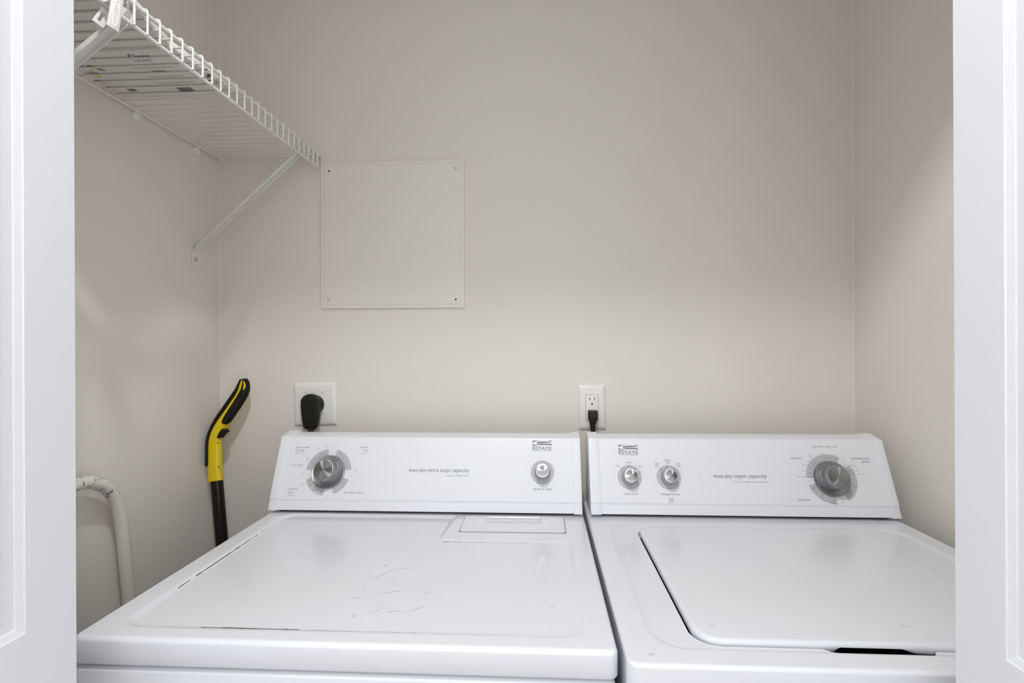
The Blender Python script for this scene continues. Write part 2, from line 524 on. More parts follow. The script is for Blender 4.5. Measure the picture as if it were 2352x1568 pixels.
# folded-open panelled door leaves
def leaf_mesh(width=.30, height=2.30, th=.035):
    """local: x along width from the hinge (far) edge, z up, y thickness (front face at y=0 looks to -y)"""
    st = .060
    xs = [0, st, width - st, width]
    zs = [0, .20, .865, .984, height - .11, height]
    prof = [(0, 0), (.0012, .0010), (.0080, .0030), (.0086, .0042), (.0195, .0044), (.0203, .0036), (.046, .0010), (.050, .0010)]
    mb = MB()
    for side in (0, 1):
        y0 = 0 if side == 0 else th
        dsg = 1 if side == 0 else -1
        for i in range(3):
            for j in range(5):
                if i == 1 and j in (1, 3):
                    loops = []
                    v = []; f = []
                    for ins, dep in prof:
                        a, b, c, d = xs[1] + ins, xs[2] - ins, zs[j] + ins, zs[j + 1] - ins
                        loops.append(len(v))
                        v += [(a, y0 + dsg * dep, c), (b, y0 + dsg * dep, c), (b, y0 + dsg * dep, d), (a, y0 + dsg * dep, d)]
                    for k in range(len(prof) - 1):
                        for q in range(4):
                            q2 = (q + 1) % 4
                            f.append((loops[k] + q, loops[k] + q2, loops[k + 1] + q2, loops[k + 1] + q))
                    f.append(tuple(loops[-1] + q for q in range(4)))
                    mb.add((v, f))
                else:
                    mb.add(([(xs[i], y0, zs[j]), (xs[i + 1], y0, zs[j]), (xs[i + 1], y0, zs[j + 1]), (xs[i], y0, zs[j + 1])], [(0, 1, 2, 3)]))
    W_, H_ = width, height
    mb.add(([(0, 0, 0), (0, th, 0), (0, th, H_), (0, 0, H_)], [(0, 1, 2, 3)]))
    mb.add(([(W_, 0, 0), (W_, th, 0), (W_, th, H_), (W_, 0, H_)], [(0, 1, 2, 3)]))
    mb.add(([(0, 0, 0), (W_, 0, 0), (W_, th, 0), (0, th, 0)], [(0, 1, 2, 3)]))
    mb.add(([(0, 0, H_), (W_, 0, H_), (W_, th, H_), (0, th, H_)], [(0, 1, 2, 3)]))
    # weld
    key = {}; nv = []; idx = []
    for p in mb.v:
        k = tuple(round(c, 5) for c in p)
        if k not in key:
            key[k] = len(nv); nv.append(p)
        idx.append(key[k])
    mb.v = nv; mb.f = [tuple(idx[i] for i in q) for q in mb.f]
    return mb

def door(name, xface, sgn, label):
    """xface: x of the visible face, sgn: +1 face looks to +x"""
    R = Matrix(((0, -sgn, 0), (-1, 0, 0), (0, 0, 1))).to_4x4()
    T = Matrix.Translation((xface, .58, .012)) @ R
    e = bpy.data.objects.new(name, None)
    link(e, None, Matrix.Translation((xface, .58, .012)))
    struct(e, label, 'door')
    lm = leaf_mesh()
    obj('door_leaf', lm, 'door', e, T, smooth=20)
    obj('door_leaf', lm, 'door', e, Matrix.Translation((-sgn * .039, 0, 0)) @ T, smooth=20)
    return e
door('door_1', -0.545, 1, 'white panelled folding door open at the left of the closet')
door('door_2', 0.4436, -1, 'white panelled folding door open at the right of the closet')

# ------------------------------------------------------------------ console face frame (both machines)
FP0 = Vector((0, 1.168, .943))
FV = Vector((0, .058, .134)).normalized()
FU = Vector((1, 0, 0))
FN = FU.cross(FV)
def face(a, b, h=0.0):
    """matrix of a frame on the console face: local x along, y up the face, z out"""
    p = FP0 + FU * a + FV * b + FN * h
    m = Matrix((FU, FV, FN)).transposed().to_4x4()
    m.translation = p
    return m
F0 = face(0, 0, .0004)

def on_face(b, h):
    p = FP0 + FV * b + FN * h
    return (p.y, p.z)

def console_profile(off=0.0, vbot=-.0226, ztop=1.0832, back=1.285, zb=.918):
    c = on_face(.1462, off); c2 = on_face(.1442, off)
    P = [(back, zb), (1.19, zb), (1.19, on_face(vbot, -.0025 + off)[1])]
    P += [on_face(vbot, -.0025 + off), on_face(vbot + .0015, -.0020 + off), on_face(-.0022, -.0020 + off), on_face(.0018, off)]
    P += [c2]
    for k in range(1, 6):       # rounded crease
        t = k / 6
        q = (c[0] + .0028, c[1] + .0006)
        a = [c2, c, q]
        P.append(tuple((1 - t) ** 2 * a[0][i] + 2 * t * (1 - t) * a[1][i] + t * t * a[2][i] for i in (0, 1)))
    P += [(c[0] + .0028, c[1] + .0006), (1.262, ztop + off), (1.268, ztop + off - .0005), (back, ztop + off - .004)]
    return P

def console_bar(x0, x1, prof):
    n = len(prof)
    v = [(x0, y, z) for y, z in prof] + [(x1, y, z) for y, z in prof]
    f = [tuple(range(n)), tuple(range(n, 2 * n))[::-1]] + [(i, n + i, n + (i + 1) % n, (i + 1) % n) for i in range(n)]
    return v, f

def cap_profile():
    P = console_profile(.0030, -.0248, 1.0835, 1.29, .9165)
    return P

def sector(c, r0, r1, a0, a1, n=28):
    v = []; f = []
    for k in range(n + 1):
        a = rad(a0 + (a1 - a0) * k / n)
        v += [(c[0] + r0 * math.cos(a), c[1] + r0 * math.sin(a), 0), (c[0] + r1 * math.cos(a), c[1] + r1 * math.sin(a), 0)]
    for k in range(n):
        f.append((2 * k, 2 * k + 1, 2 * k + 3, 2 * k + 2))
    return v, f

def disc(c, r, n=24, z=0):
    return [(c[0] + r * math.cos(2 * PI * k / n), c[1] + r * math.sin(2 * PI * k / n), z) for k in range(n)], [tuple(range(n))]

def big_dial(root, c, steel_body):
    """timer knob: skirt disc, tapered grip, brushed cap"""
    W = face(c[0], c[1])
    k = obj('timer_knob', lathe([(.0275, .0025), (.0266, .0045), (.0260, .008), (.0253, .024), (.0249, .0275), (.0240, .0303), (.0228, .0314), (.0228, .0302)], 96), 'steel2', root, W)
    obj('knob_skirt', lathe([(.0385, .0), (.0392, .001), (.0392, .0035), (.0385, .0045), (.0376, .0047), (.0360, .0040), (.0280, .0028), (.0260, .0026)], 96), 'steel', k, W)
    obj('knob_cap', lathe([(.0228, .030), (.0228, .0316), (.0222, .0318), (.0215, .0310), (.0200, .0312), (.0004, .0322)], 96), 'steel', k, W)
    return k

def small_knob(root, name, c, hcap, ang=None):
    W = face(c[0], c[1])
    k = obj(name, lathe([(.0186, 0), (.0186, .0035), (.0178, .0055), (.0170, .008), (.0156, hcap * .75), (.0148, hcap - .001)], 64), 'greyknob', root, W)
    rim = MB().add(lathe([(.0148, hcap - .003), (.0150, hcap - .0015), (.0147, hcap), (.0134, hcap + .0003), (.0131, hcap - .0004)], 64))
    if ang is not None:
        a = rad(ang)
        ca, sa = math.cos(a), math.sin(a)
        def rp(x, y): return (x * ca - y * sa, x * sa + y * ca)
        rim.add(prism([rp(.0140, -.0034), rp(.0182, -.0006), rp(.0182, .0006), rp(.0140, .0034)], hcap - .004, hcap + .0002))
    obj('knob_rim', rim, 'rim', k, W)
    obj('knob_cap', lathe([(.0133, hcap - .002), (.0133, hcap - .0002), (.0118, hcap + .0001), (.0004, hcap + .0008)], 64), 'steel', k, W)
    return k

def estate_logo(par, x, y, w, h):
    """emblem block with the swoosh e, and the name under it. x,y = top-left, h = emblem height"""
    mb = MB()
    x1, y0 = x + w, y - h
    def up_(pts): return [(p[0], p[1], 0) for p in pts]
    # dark field = rectangle minus the white swoosh ring, drawn as explicit patches
    def ell(cx, cy, rx, ry, a): return (x + w * (cx + rx * math.cos(rad(a))), y0 + h * (cy + ry * math.sin(rad(a))))
    # outer ellipse of the letter: centre (.5,.45) rx .5 ry .5 ; corners outside it are dark
    def corner(cxp, cyp, a0, a1):
        pts = [(cxp, cyp)] + [ell(.53, .48, .53, .47, a0 + (a1 - a0) * k / 10) for k in range(11)]
        pts = [(min(max(p[0], x), x1), min(max(p[1], y0), y)) for p in pts]
        v = up_(pts)
        return v, [(0, i, i + 1) for i in range(1, 11)]
    mb.add(corner(x, y, 100, 178))
    mb.add(corner(x, y0, 182, 262))
    mb.add(corner(x1, y, 2, 62))
    # counter of the e
    v = up_([ell(.58, .56, .36, .27, a) for a in np.linspace(8, 196, 21)])
    mb.add((v, [tuple(range(len(v)))]))
    # lower bowl shade
    lo_ = [ell(.62, .40, .42, .23, a) for a in np.linspace(184, 300, 14)]
    pts = lo_ + [(x1, y0 + h * .10), (x1, y0 + h * .42)] + [ell(.60, .46, .38, .06, a) for a in np.linspace(0, 180, 8)][:0] + [ell(.62, .42, .40, .02, 180)]
    mb.add((up_(pts), [tuple(range(len(pts)))]))
    mb.add(sans('ESTATE', x - w * .005, y - h - w * .195, w * .155, 'L', w * 1.01, bold=.012, track=.95))
    mb.add(sans('BY WHIRLPOOL CORPORATION', x + w * .01, y - h - w * .27, w * .052, 'L', w * .99))
    obj('logo', mb, 'ink', par, F0, smooth=0, recalc=False)

def clusters(mb, gap=.014):
    """the prints of a mesh builder, grouped into blocks that stand close together"""
    ends = mb.it[1:] + [(len(mb.v), len(mb.f))]
    items = []
    for (v0, f0), (v1, f1) in zip(mb.it, ends):
        if v1 > v0:
            P = np.array(mb.v[v0:v1])
            items.append([P.min(0), P.max(0), [(v0, v1, f0, f1)]])
    k = 0
    while k < len(items):
        for j in range(k + 1, len(items)):
            g = np.maximum(0, np.maximum(items[k][0] - items[j][1], items[j][0] - items[k][1]))
            if gap >= 0 and np.linalg.norm(g) <= gap:
                o = items.pop(j)
                items[k] = [np.minimum(items[k][0], o[0]), np.maximum(items[k][1], o[1]), items[k][2] + o[2]]
                k = -1
                break
        k += 1
    out = []
    for _, _, rs in items:
        q = MB()
        for v0, v1, f0, f1 in rs:
            q.add((mb.v[v0:v1], [tuple(i - v0 for i in f) for f in mb.f[f0:f1]]))
        out.append(q)
    return out

def marks(par, name, mb, m, F=None, gap=.014):
    for q in clusters(mb, gap):
        obj(name, q, m, par, F or F0, smooth=0, recalc=False)

def make_machine(root, x0, x1, cap_l, cap_r):
    con = part('console', console_bar(cap_l - .001, cap_r + .001, console_profile()), 'console', root, smooth=25)
    gap = part('console_gap_shade', box(cap_l, cap_r, 1.175, 1.28, .9125, .9178), 'dark', root, smooth=0)  # dark inset, the shade under the console put into its colour
    for a, b in ((x0, cap_l), (cap_r, x1)):
        part('end_cap', bevel_vf(console_bar(a, b, cap_profile()), .0012, 2, 25), 'endcap', root, smooth=30)
    return con

# ------------------------------------------------------------------ dryer
DX0, DX1 = -.626, .0972
dryer = thing('dryer', (-.264, 1.0, 0), 'white clothes dryer on the left with a single large dial and scuffed top', 'dryer')
def dryer_field(X, Y):
    a = sd_rr(X, Y, -.582, .058, .688, 1.156, .030)
    # keep the back corner sweep larger
    b = sd_rr(X + (Y - 1.02) * -.07, Y, -.202, .30, 1.019, 1.40, .012)
    d = np.maximum(a, -b)
    left = np.clip((-.50 - X) / .07, 0, 1)
    w = .011
    h = -.0042 * sstep(.5 - d / w)
    return h
dtop = part('top_panel', slab(DX0, DX1, .6555, 1.292, .914, .0068, .8765, dryer_field, .0035, rc=.011), 'enamel', dryer, smooth=50)
part('cabinet', bevel_vf(box(DX0 + .003, DX1 - .003, .6575, 1.29, .02, .8738), .007, 3), 'enamel', dryer)
part('lid_gap', box(DX0 + .012, DX1 - .012, .666, 1.28, .8730, .880), 'dark', dryer, smooth=0)
def lint_field(X, Y):
    a = sd_rr(X, Y, -.119, -.001, 1.112, 1.20, .003)
    return -.0035 * sstep(.5 - a / .004) * np.clip((Y - 1.09) / .05, 0, 1)
ld_ = part('lint_door', slab(-.1675, .0505, 1.060, 1.153, .9165, .0022, .9125, lint_field, .003, nr=3, rc=.006), 'enamel', dryer, smooth=50)
gp_ = MB()
for bx_ in ((-.1687, -.1670, 1.0593, 1.150), (.0500, .0517, 1.0593, 1.150), (-.1687, .0517, 1.0593, 1.0604)):
    gp_.add(box(*bx_, .9120, .9145))
part('door_gap_shade', gp_, 'dirt_shade', dryer, smooth=0)  # dark strips painting the shade in the gap round the lint door
con = make_machine(dryer, DX0, DX1 - .0042, -.6045, .0745)
# printed scales and lettering
DC = (-.4978, .0638)
mb = MB()
for a0, a1 in ((98, 174), (6, 75), (291, 341), (199, 265)):
    mb.add(sector(DC, .030, .0542, a0, a1))
marks(con, 'dial_scale', mb, 'scale', None, -1)
F1 = face(0, 0, .0007)
mb = MB()
for a in (111, 121, 132, 143, 153):
    mb.add(disc((DC[0] + .0455 * math.cos(rad(a)), DC[1] + .0455 * math.sin(rad(a))), .0009, 10))
for a in (14, 24, 34, 46, 58):
    mb.add(disc((DC[0] + .0450 * math.cos(rad(a)), DC[1] + .0450 * math.sin(rad(a))), .0009, 10))
for a in (300, 328):
    mb.add(disc((DC[0] + .0455 * math.cos(rad(a)), DC[1] + .0455 * math.sin(rad(a))), .0009, 10))
for a in (207, 221, 233, 245, 256):
    mb.add(disc((DC[0] + .0455 * math.cos(rad(a)), DC[1] + .0455 * math.sin(rad(a))), .0009, 10))
def polar(c, r, a): return (c[0] + r * math.cos(rad(a)), c[1] + r * math.sin(rad(a)))
for t, r, a in (('40', .0490, 66), ('20', .0495, 39), ('10', .0495, 14), ('20', .0495, 322), ('30', .0495, 296), ('20', .0500, 217), ('40', .0495, 237), ('60', .0495, 257)):
    p = polar(DC, r, a); mb.add(sans(t, p[0], p[1] - .001, .0022, 'C', shear=.25))
marks(con, 'dial_mark', mb, 'inkd', F1, .006)
mb = MB()
for ts, r, a in ((('Less', 'Dry'), .0625, 120), (('Cool', 'Down'), .0625, 104), (('More', 'Dry'), .0640, 151), (('Cool', 'Down'), .0640, 5), (('Cool', 'Down'), .0640, 208)):
    p = polar(DC, r, a)
    for i, t in enumerate(ts):
        mb.add(sans(t, p[0], p[1] + .0014 - i * .0042, .0026, 'C', shear=.25))
for r, a in ((.0575, 87), (.0605, 186), (.0580, 350), (.0590, 276)):
    p = polar(DC, r, a); mb.add(sans('OFF', p[0], p[1] - .001, .0024, 'C', shear=.25))
mb.add(sans('High Heat', -.5859, .1058, .0029, 'L', .0165, shear=.25))
mb.add(sans('Low Heat', -.4097, .1067, .0029, 'R', .0155, shear=.25))
mb.add(sans('High Heat', -.5854, .0085, .0029, 'L', .0165, shear=.25))
mb.add(sans('ENERGY PREFERRED', -.5885, .0792, .0018, 'L', .0275))
mb.add(sans('AUTOMATIC SETTING', -.5885, .0762, .0018, 'L', .0275))
mb.add(disc((-.5908, .0802), .0013, 8))
marks(con, 'dial_lettering', mb, 'inkl')
mb = MB()
XH = .0027
def label(t, x, y, w, xh=None):
    return serif(t, x, y, w, xh or XH, tmax=.25, tmin=.10, track=.30)
mb.add(label('auto sense', -.5864, .1197, .0335)); mb.add(label('drying', -.5863, .1117, .0215))
mb.add(label('timed', -.4303, .1206, .0206)); mb.add(label('dry', -.4215, .1129, .0115))
mb.add(label('timed', -.5858, .0223, .0206)); mb.add(label('dry', -.5855, .0145, .0115))
mb.add(label('no heat fluff', -.4529, .0154, .0440))
mb.add(label('push to start', -.0167, .0276, .0432, .0034))
marks(con, 'lettering', mb, 'ink', None, .005)
mb = MB()
mb.add(serif('heavy duty', -.3074, .0660, .0415, .0050, slant=.20, tmax=.20, tmin=.08))
mb.add(serif('extra large capacity', -.2621, .0664, .0963, .0052, tmax=.22, tmin=.08))
marks(con, 'title_lettering', mb, 'ink')
mb = MB().add(sans('6 CYCLE - 3 TEMPERATURES', -.2224, .0562, .0033, 'L', .0570))
marks(con, 'subtitle_lettering', mb, 'inkl')
estate_logo(con, -.0183, .1410, .0445, .0130)
SC = (.0046, .067)
marks(con, 'button_bezel', MB().add(disc(SC, .0271, 64)), 'scale')
big_dial(dryer, DC, True)
small_knob(dryer, 'start_button', SC, .0262)
# scuffs on the top
SCR = [(-.4504,.8999,-.4354,.8477),(-.4565,.9474,-.4476,.9437),(-.5112,.9464,-.5114,.9499),(-.3603,.7662,-.3578,.7658),(-.3618,.74,-.3606,.7421),(-.2408,.8332,-.2423,.8513),(-.2426,.8341,-.2428,.8399),(-.282,.8425,-.2579,.8834),(-.258,.884,-.2277,.8973),(-.2547,.7994,-.218,.8118),(-.2248,.8105,-.2195,.8127),(-.183,.7987,-.1819,.8075),(-.1837,.8069,-.169,.81),(-.1936,.7447,-.1702,.7672),(-.2519,.742,-.2315,.7544),(-.2262,.744,-.2063,.7512),(-.2707,.7305,-.2668,.7319),(-.2712,.7378,-.2679,.7306),(-.2968,.7334,-.2931,.7352),(-.112,.7971,-.1098,.7982),(-.1076,.7992,-.1044,.8008),(-.1762,.7268,-.1714,.7262),(-.2871,.8249,-.2819,.821),(-.3405,.8298,-.3288,.854),(-.2716,.991,-.2568,.9901),(-.3096,.982,-.304,.9779),(-.2776,.9055,-.2689,.8985),(-.2935,.7829,-.2717,.7872),(-.1501,.7559,-.146,.7595),(-.0387,.7771,-.0306,.7797),(-.039,.7687,-.0377,.761),(-.2088,.7482,-.2016,.746),(-.2593,.884,-.2576,.887),(-.2959,.8538,-.2942,.8512),(-.2872,.8581,-.2825,.8539),(-.283,.8199,-.2784,.8101),(-.2212,.9487,-.2182,.9454),(-.2758,.96,-.2721,.9567),(-.4043,1.035,-.3991,1.0336),(-.4131,1.0076,-.4085,1.0109),(.011,.7675,.0221,.7715),(-.0682,.8244,-.0654,.8196),(-.3198,.7116,-.3185,.7109),(.0235,.7471,.0244,.7496),(-.1413,.7738,-.1432,.7782),(-.4586,1.0646,-.4503,1.0564),(-.4782,1.095,-.473,1.0906),
       (-.5237,.7816,-.5185,.7832),(-.5109,.7839,-.5066,.7856),(-.5236,.8063,-.5194,.8084),(-.519,.7978,-.5155,.7995),(-.5154,.8093,-.5109,.8111),(-.5109,.8184,-.5064,.8202),(-.5141,.8437,-.5101,.8451),(-.4515,.7622,-.4492,.765),(-.4681,.7362,-.4655,.736)]
rnd = random.Random(4)
def streak(mb, a, b, c, d, w, z):
    L = math.hypot(c - a, d - b) or 1e-4
    nx, ny = -(d - b) / L * w, (c - a) / L * w
    mx, my = (a + c) / 2, (b + d) / 2
    mb.add(([(a, b, z), (mx + nx, my + ny, z), (c, d, z), (mx - nx, my - ny, z)], [(0, 1, 2, 3)]))
mb = MB()
ZS = .914 - .0042 + .0003
for a, b, c, d in SCR:
    L = math.hypot(c - a, d - b)
    streak(mb, a, b, c, d, .0009 if L < .012 else .0005, ZS)
for k in range(70):
    a = rnd.gauss(-.27, .10); b = rnd.uniform(.71, 1.0)
    if not (-.55 < a < .04): continue
    an = rnd.gauss(.35, .5); L = rnd.uniform(.002, .009)
    streak(mb, a, b, a + L * math.cos(an), b + L * math.sin(an), rnd.uniform(.0002, .0005), ZS)
o = part('scuff_marks', mb, 'scuff', dryer, smooth=0, recalc=False); o['kind'] = 'stuff'
# dirt lines lying in the groove around the recessed panel
mb = MB()
def zrec(x, y): return .914 + float(dryer_field(np.array([x]), np.array([y]))[0]) + .0006
def dirt(x0, y0, x1, y1, w, n):
    for k in range(n):
        t0, t1 = k / n, (k + 1) / n
        if rnd.random() < (.03 if w > .0007 else .4): continue
        ww = w * rnd.uniform(.5, 1.2)
        a, b, c, d = x0 + (x1 - x0) * t0, y0 + (y1 - y0) * t0, x0 + (x1 - x0) * t1, y0 + (y1 - y0) * t1
        L = math.hypot(c - a, d - b); nx, ny = -(d - b) / L * ww, (c - a) / L * ww
        P = [(a - nx, b - ny), (c - nx, d - ny), (c + nx, d + ny), (a + nx, b + ny)]
        mb.add(([(p[0], p[1], zrec(*p)) for p in P], [(0, 1, 2, 3)]))
dirt(-.47, .6925, -.33, .6925, .0012, 18)
dirt(-.33, .6925, -.16, .6925, .0003, 60)
dirt(-.15, .6925, -.02, .6925, .00025, 60)
dirt(-.5805, .80, -.5805, 1.00, .0008, 14)
dirt(-.5805, 1.00, -.5805, 1.07, .0005, 10)
dirt(-.195, 1.0145, -.16, 1.0145, .0006, 8)
dirt(-.16, 1.0145, .02, 1.0145, .00025, 60)
o = part('groove_dirt', mb, 'dirt_shade', dryer, smooth=0, recalc=False); o['kind'] = 'stuff'

# ------------------------------------------------------------------ washer
WX0, WX1 = .1042, .777
washer = thing('washing_machine', (.44, .98, 0), 'white top-loading washing machine on the right with three dials and a closed lid', 'washing machine')
def well(X, Y):
    lid = sd_rr(X, Y, .1990, .658, .6800, 1.1005, .036)
    t = np.clip((X - .352) / .022, 0, 1) * np.clip((.499 - X) / .014, 0, 1)
    t = sstep(t)                 # finger scoop in front of the lid
    sc = np.maximum((.6815 - .0120 * t) - Y, np.maximum(Y - .72, np.maximum(.350 - X, X - .501)))
    return np.minimum(lid, sc)
def washer_field(X, Y):
    a = sd_rr(X, Y, .146, .733, .668, 1.111, .045)
    return -.0028 * sstep(.5 - a / .012) - .009 * sstep(.5 - well(X, Y) / .003)
wv, wfc = slab(WX0, WX1, .6307, 1.292, .914, .0052, .80, washer_field, .0035, rc=.016,
               xs_extra=[.2025 + .0012 * i for i in range(28)] + [.350 + .0010 * i for i in range(26)] + [.483 + .0010 * i for i in range(20)]
               + [.1965, .1975, .1985, .1995, .2005, .2015, .656, .657, .658, .659, .660],
               ys_extra=[1.064 + .0012 * i for i in range(28)] + [.680 + .0012 * i for i in range(28)] + [.660 + .0007 * i for i in range(30)] + [1.099, 1.1, 1.101, 1.102])
wa = np.array(wv)
wfc = [q for q in wfc if len(q) > 4 or wa[list(q), 2].min() < .89 or float(well(*wa[list(q), :2].mean(0))) > -.0035]   # open well under the lid
wtop = part('top_panel', (wv, wfc), 'enamel', washer, smooth=50)
part('cabinet', bevel_vf(box(WX0 + .002, WX1 - .002, .6325, 1.29, .02, .815), .012, 4), 'enamel', washer)
def lid_field(X, Y):
    return -.0006 * sstep((.06 - (Y - .676)) / .06) + .0008 * sstep(.5 - sd_rr(X, Y, .26, .60, .74, 1.04, .05) / .08)
lv, lf = slab(.2022, .6556, .6812, 1.0982, .9185, .0060, .9040, lid_field, .004, nr=5, rc=.034)
def lift(x, y, z):               # the skirt is cut away over the finger scoop, leaving two rounded tabs
    if y < .70 and z < .9110:
        t = min(1.0, max(0.0, (x - .3715) / .0110)) * min(1.0, max(0.0, (.478 - x) / .030))
        z = z + (.9128 - z) * t * t * (3 - 2 * t)
    return (x, y, z)
lv = [lift(*p) for p in lv]
lidp = part('lid', (lv, lf), 'enamel', washer, smooth=50)
part('tub_shade_sheet', box(.180, .68, .64, 1.12, .818, .84), 'dark', washer, smooth=0)  # near-black sheet whose colour stands for the shade down in the tub
con = make_machine(washer, WX0 + .0078, WX1, .1360, .7575)
WC = (.6477, .0587)
mb = MB()
for a0, a1 in ((60, 177), (-60, 34), (196, 271)):
    mb.add(sector(WC, .030, .0544, a0, a1))
marks(con, 'dial_scale', mb, 'scale', None, -1)
LC, TC = (.2026, .0582), (.2904, .0586)
marks(con, 'knob_bezel', MB().add(disc(LC, .0272, 64)), 'scale')
marks(con, 'knob_bezel', MB().add(disc(TC, .0272, 64)), 'scale')
mb = MB()
for c in (LC, TC):
    for a in (133, 92, 49):
        mb.add(disc(polar(c, .0243, a), .0010, 10))
for r, a in ((.0465, 95), (.0490, 68), (.0445, 128), (.0445, 137), (.0445, 152), (.0445, 165), (.0435, 177), (.0445, 40), (.0440, 22), (.0445, 15), (.0445, 345), (.0450, 318), (.0460, 271), (.0460, 264), (.0455, 233), (.0455, 207)):
    mb.add(disc(polar(WC, r, a), .0010, 10))
for t, r, a in (('6', .0495, 126), ('8', .0495, 136), ('10', .0495, 151), ('14', .0500, 164), ('18', .0495, 176), ('10', .0500, 38), ('8', .0490, 22), ('6', .0500, 15), ('Rinse', .0500, 340), ('Spin', .0515, 316), ('Spin', .0500, 206), ('Rinse', .0505, 234), ('Light 6', .0505, 260), ('Regular 8', .0535, 266)):
    p = polar(WC, r, a); mb.add(sans(t, p[0], p[1] - .001, .0022, 'C', shear=.25))
marks(con, 'dial_mark', mb, 'inkd', F1, .006)
mb = MB()
for t, x, y in (('Small', .1771, .0815), ('Medium', .2032, .0898), ('Super', .2289, .0815), ('Wash', .2909, .0101), ('Rinse', .2906, .0035), ('Cold', .2662, .0880), ('Cold', .2660, .0814), ('Warm', .2909, .0965), ('Cold', .2908, .0897), ('Hot', .3154, .0884), ('Cold', .3152, .0820)):
    mb.add(sans(t, x, y, .0033, 'C', shear=.22))
for x, y, w in ((.2661, .0866, .0095), (.2909, .0949, .0122), (.3153, .0870, .0095), (.2908, .0086, .0110)):
    mb.add(([(x - w / 2, y - .00025, 0), (x + w / 2, y - .00025, 0), (x + w / 2, y + .00025, 0), (x - w / 2, y + .00025, 0)], [(0, 1, 2, 3)]))
marks(con, 'knob_lettering', mb, 'ink')
mb = MB()
for t, x, y in (('Rinse', .6382, .1130), ('Spin', .6700, .1113), ('Extra', .6119, .1082), ('Light', .6125, .1040), ('Light', .6050, .0966), ('Regular', .5965, .0876), ('Heavy', .5912, .0746), ('Extra Heavy', .5843, .0614), ('Regular', .7011, .0876), ('Light', .7063, .0753), ('Extra Light', .7129, .0680)):
    mb.add(sans(t, x, y, .0027, 'C', shear=.22))
for x, y in ((.5962, .0518), (.6819, .0948), (.6609, .0064)):
    mb.add(sans('OFF', x, y, .0025, 'C', shear=.22))
marks(con, 'dial_lettering', mb, 'inkl')
mb = MB()
mb.add(label('load size', .1878, .0193, .0298, .0030)); mb.add(label('temperature', .2693, .0194, .0424, .0030))
mb.add(label('normal', .5676, .1020, .0254, .0030)); mb.add(label('permanent', .7012, .1023, .0386, .0030)); mb.add(label('press', .7219, .0955, .0178, .0030))
mb.add(label('delicate', .5664, .0110, .0266, .0030)); mb.add(label('pull start - push stop', .6215, .1290, .0532, .0024))
marks(con, 'lettering', mb, 'ink', None, .005)
mb = MB()
mb.add(serif('heavy duty', .3896, .0588, .0413, .0050, slant=.20, tmax=.20, tmin=.08))
mb.add(serif('super capacity', .4349, .0593, .0720, .0052, tmax=.23, tmin=.085))
marks(con, 'title_lettering', mb, 'ink')
mb = MB().add(sans('10 CYCLE - 2 SPEED COMBINATIONS', .4333, .0484, .0033, 'L', .0741))
marks(con, 'subtitle_lettering', mb, 'inkl')
estate_logo(con, .1817, .1320, .0438, .0125)
mb = MB()
for pts_ in ([(.4155, .137), (.4190, .1365), (.4205, .130), (.4208, .123), (.4195, .122), (.4185, .130)], [(.3605, .070), (.3625, .0705), (.3640, .066), (.3636, .060), (.3615, .060), (.3606, .065)]):
    mb.add(([(a, b, 0) for a, b in pts_], [tuple(range(6))]))
marks(con, 'drip_stain', mb, 'stain')
big_dial(washer, WC, False)
small_knob(washer, 'load_size_knob', LC, .0250, 42)
small_knob(washer, 'temperature_knob', TC, .0245, 94)
# faint blemishes on the lid and top
mb = MB()
def smudge(x, y, rx, ry, zf):
    n = 16
    ring = [(x + rx * math.cos(2 * PI * k / n) * rnd.uniform(.65, 1.1), y + ry * math.sin(2 * PI * k / n) * rnd.uniform(.65, 1.1)) for k in range(n)]
    mb.add(([(a, b, zf(a, b) + .00012) for a, b in ring], [tuple(range(n))]))
def zlid(a, b): return .9185 + float(lid_field(np.array([a]), np.array([b]))[0])
def ztop_(a, b): return .914 + float(washer_field(np.array([a]), np.array([b]))[0])
for x, y, rx, ry in ((.240, .864, .0032, .0016), (.252, .870, .002, .001), (.348, .838, .003, .0012), (.231, .714, .005, .0035), (.486, .725, .0055, .0032), (.513, .722, .001, .0008), (.457, .877, .0028, .0014), (.559, .986, .003, .0014), (.534, 1.06, .0035, .0012), (.355, .962, .0045, .0012)):
    smudge(x, y, rx, ry, zlid)
for x, y, rx, ry in ((.159, 1.106, .0042, .0024), (.136, .652, .0045, .0028), (.130, .765, .0028, .002), (.183, .764, .0024, .0016), (.182, .749, .002, .0014), (.329, 1.122, .002, .0028)):
    smudge(x, y, rx, ry, ztop_)
o = part('smudge_marks', mb, 'smudge', washer, smooth=0, recalc=False); o['kind'] = 'stuff'

# ------------------------------------------------------------------ access panel on the back wall
ap = thing('access_panel', (-.408, YB, 1.60), 'square painted access cover screwed to the back wall below the wire shelf', 'access panel')
def wallframe(x, z, y=YB):     # local x right, y up, z out of the back wall
    m = Matrix(((1, 0, 0), (0, 0, -1), (0, 1, 0))).to_4x4(); m.translation = (x, y, z)
    return m
PO = [(-.6105, 1.4010), (-.2065, 1.4000), (-.2050, 1.8100), (-.6090, 1.8080)]
v = []; f = []
for ins, h in ((0, 0), (0, .0050), (.0012, .0060), (.0105, .0064), (.0115, .0072)):
    cx, cz = -.408, 1.605
    b = len(v)
    for x, z in PO:
        v.append((x - math.copysign(ins, x - cx), YB - h, z - math.copysign(ins, z - cz)))
    if b:
        f += [(b - 4 + q, b - 4 + (q + 1) % 4, b + (q + 1) % 4, b + q) for q in range(4)]
f.append(tuple(range(len(v) - 4, len(v))))
part('cover_plate', (v, f), 'panel', ap, smooth=0)
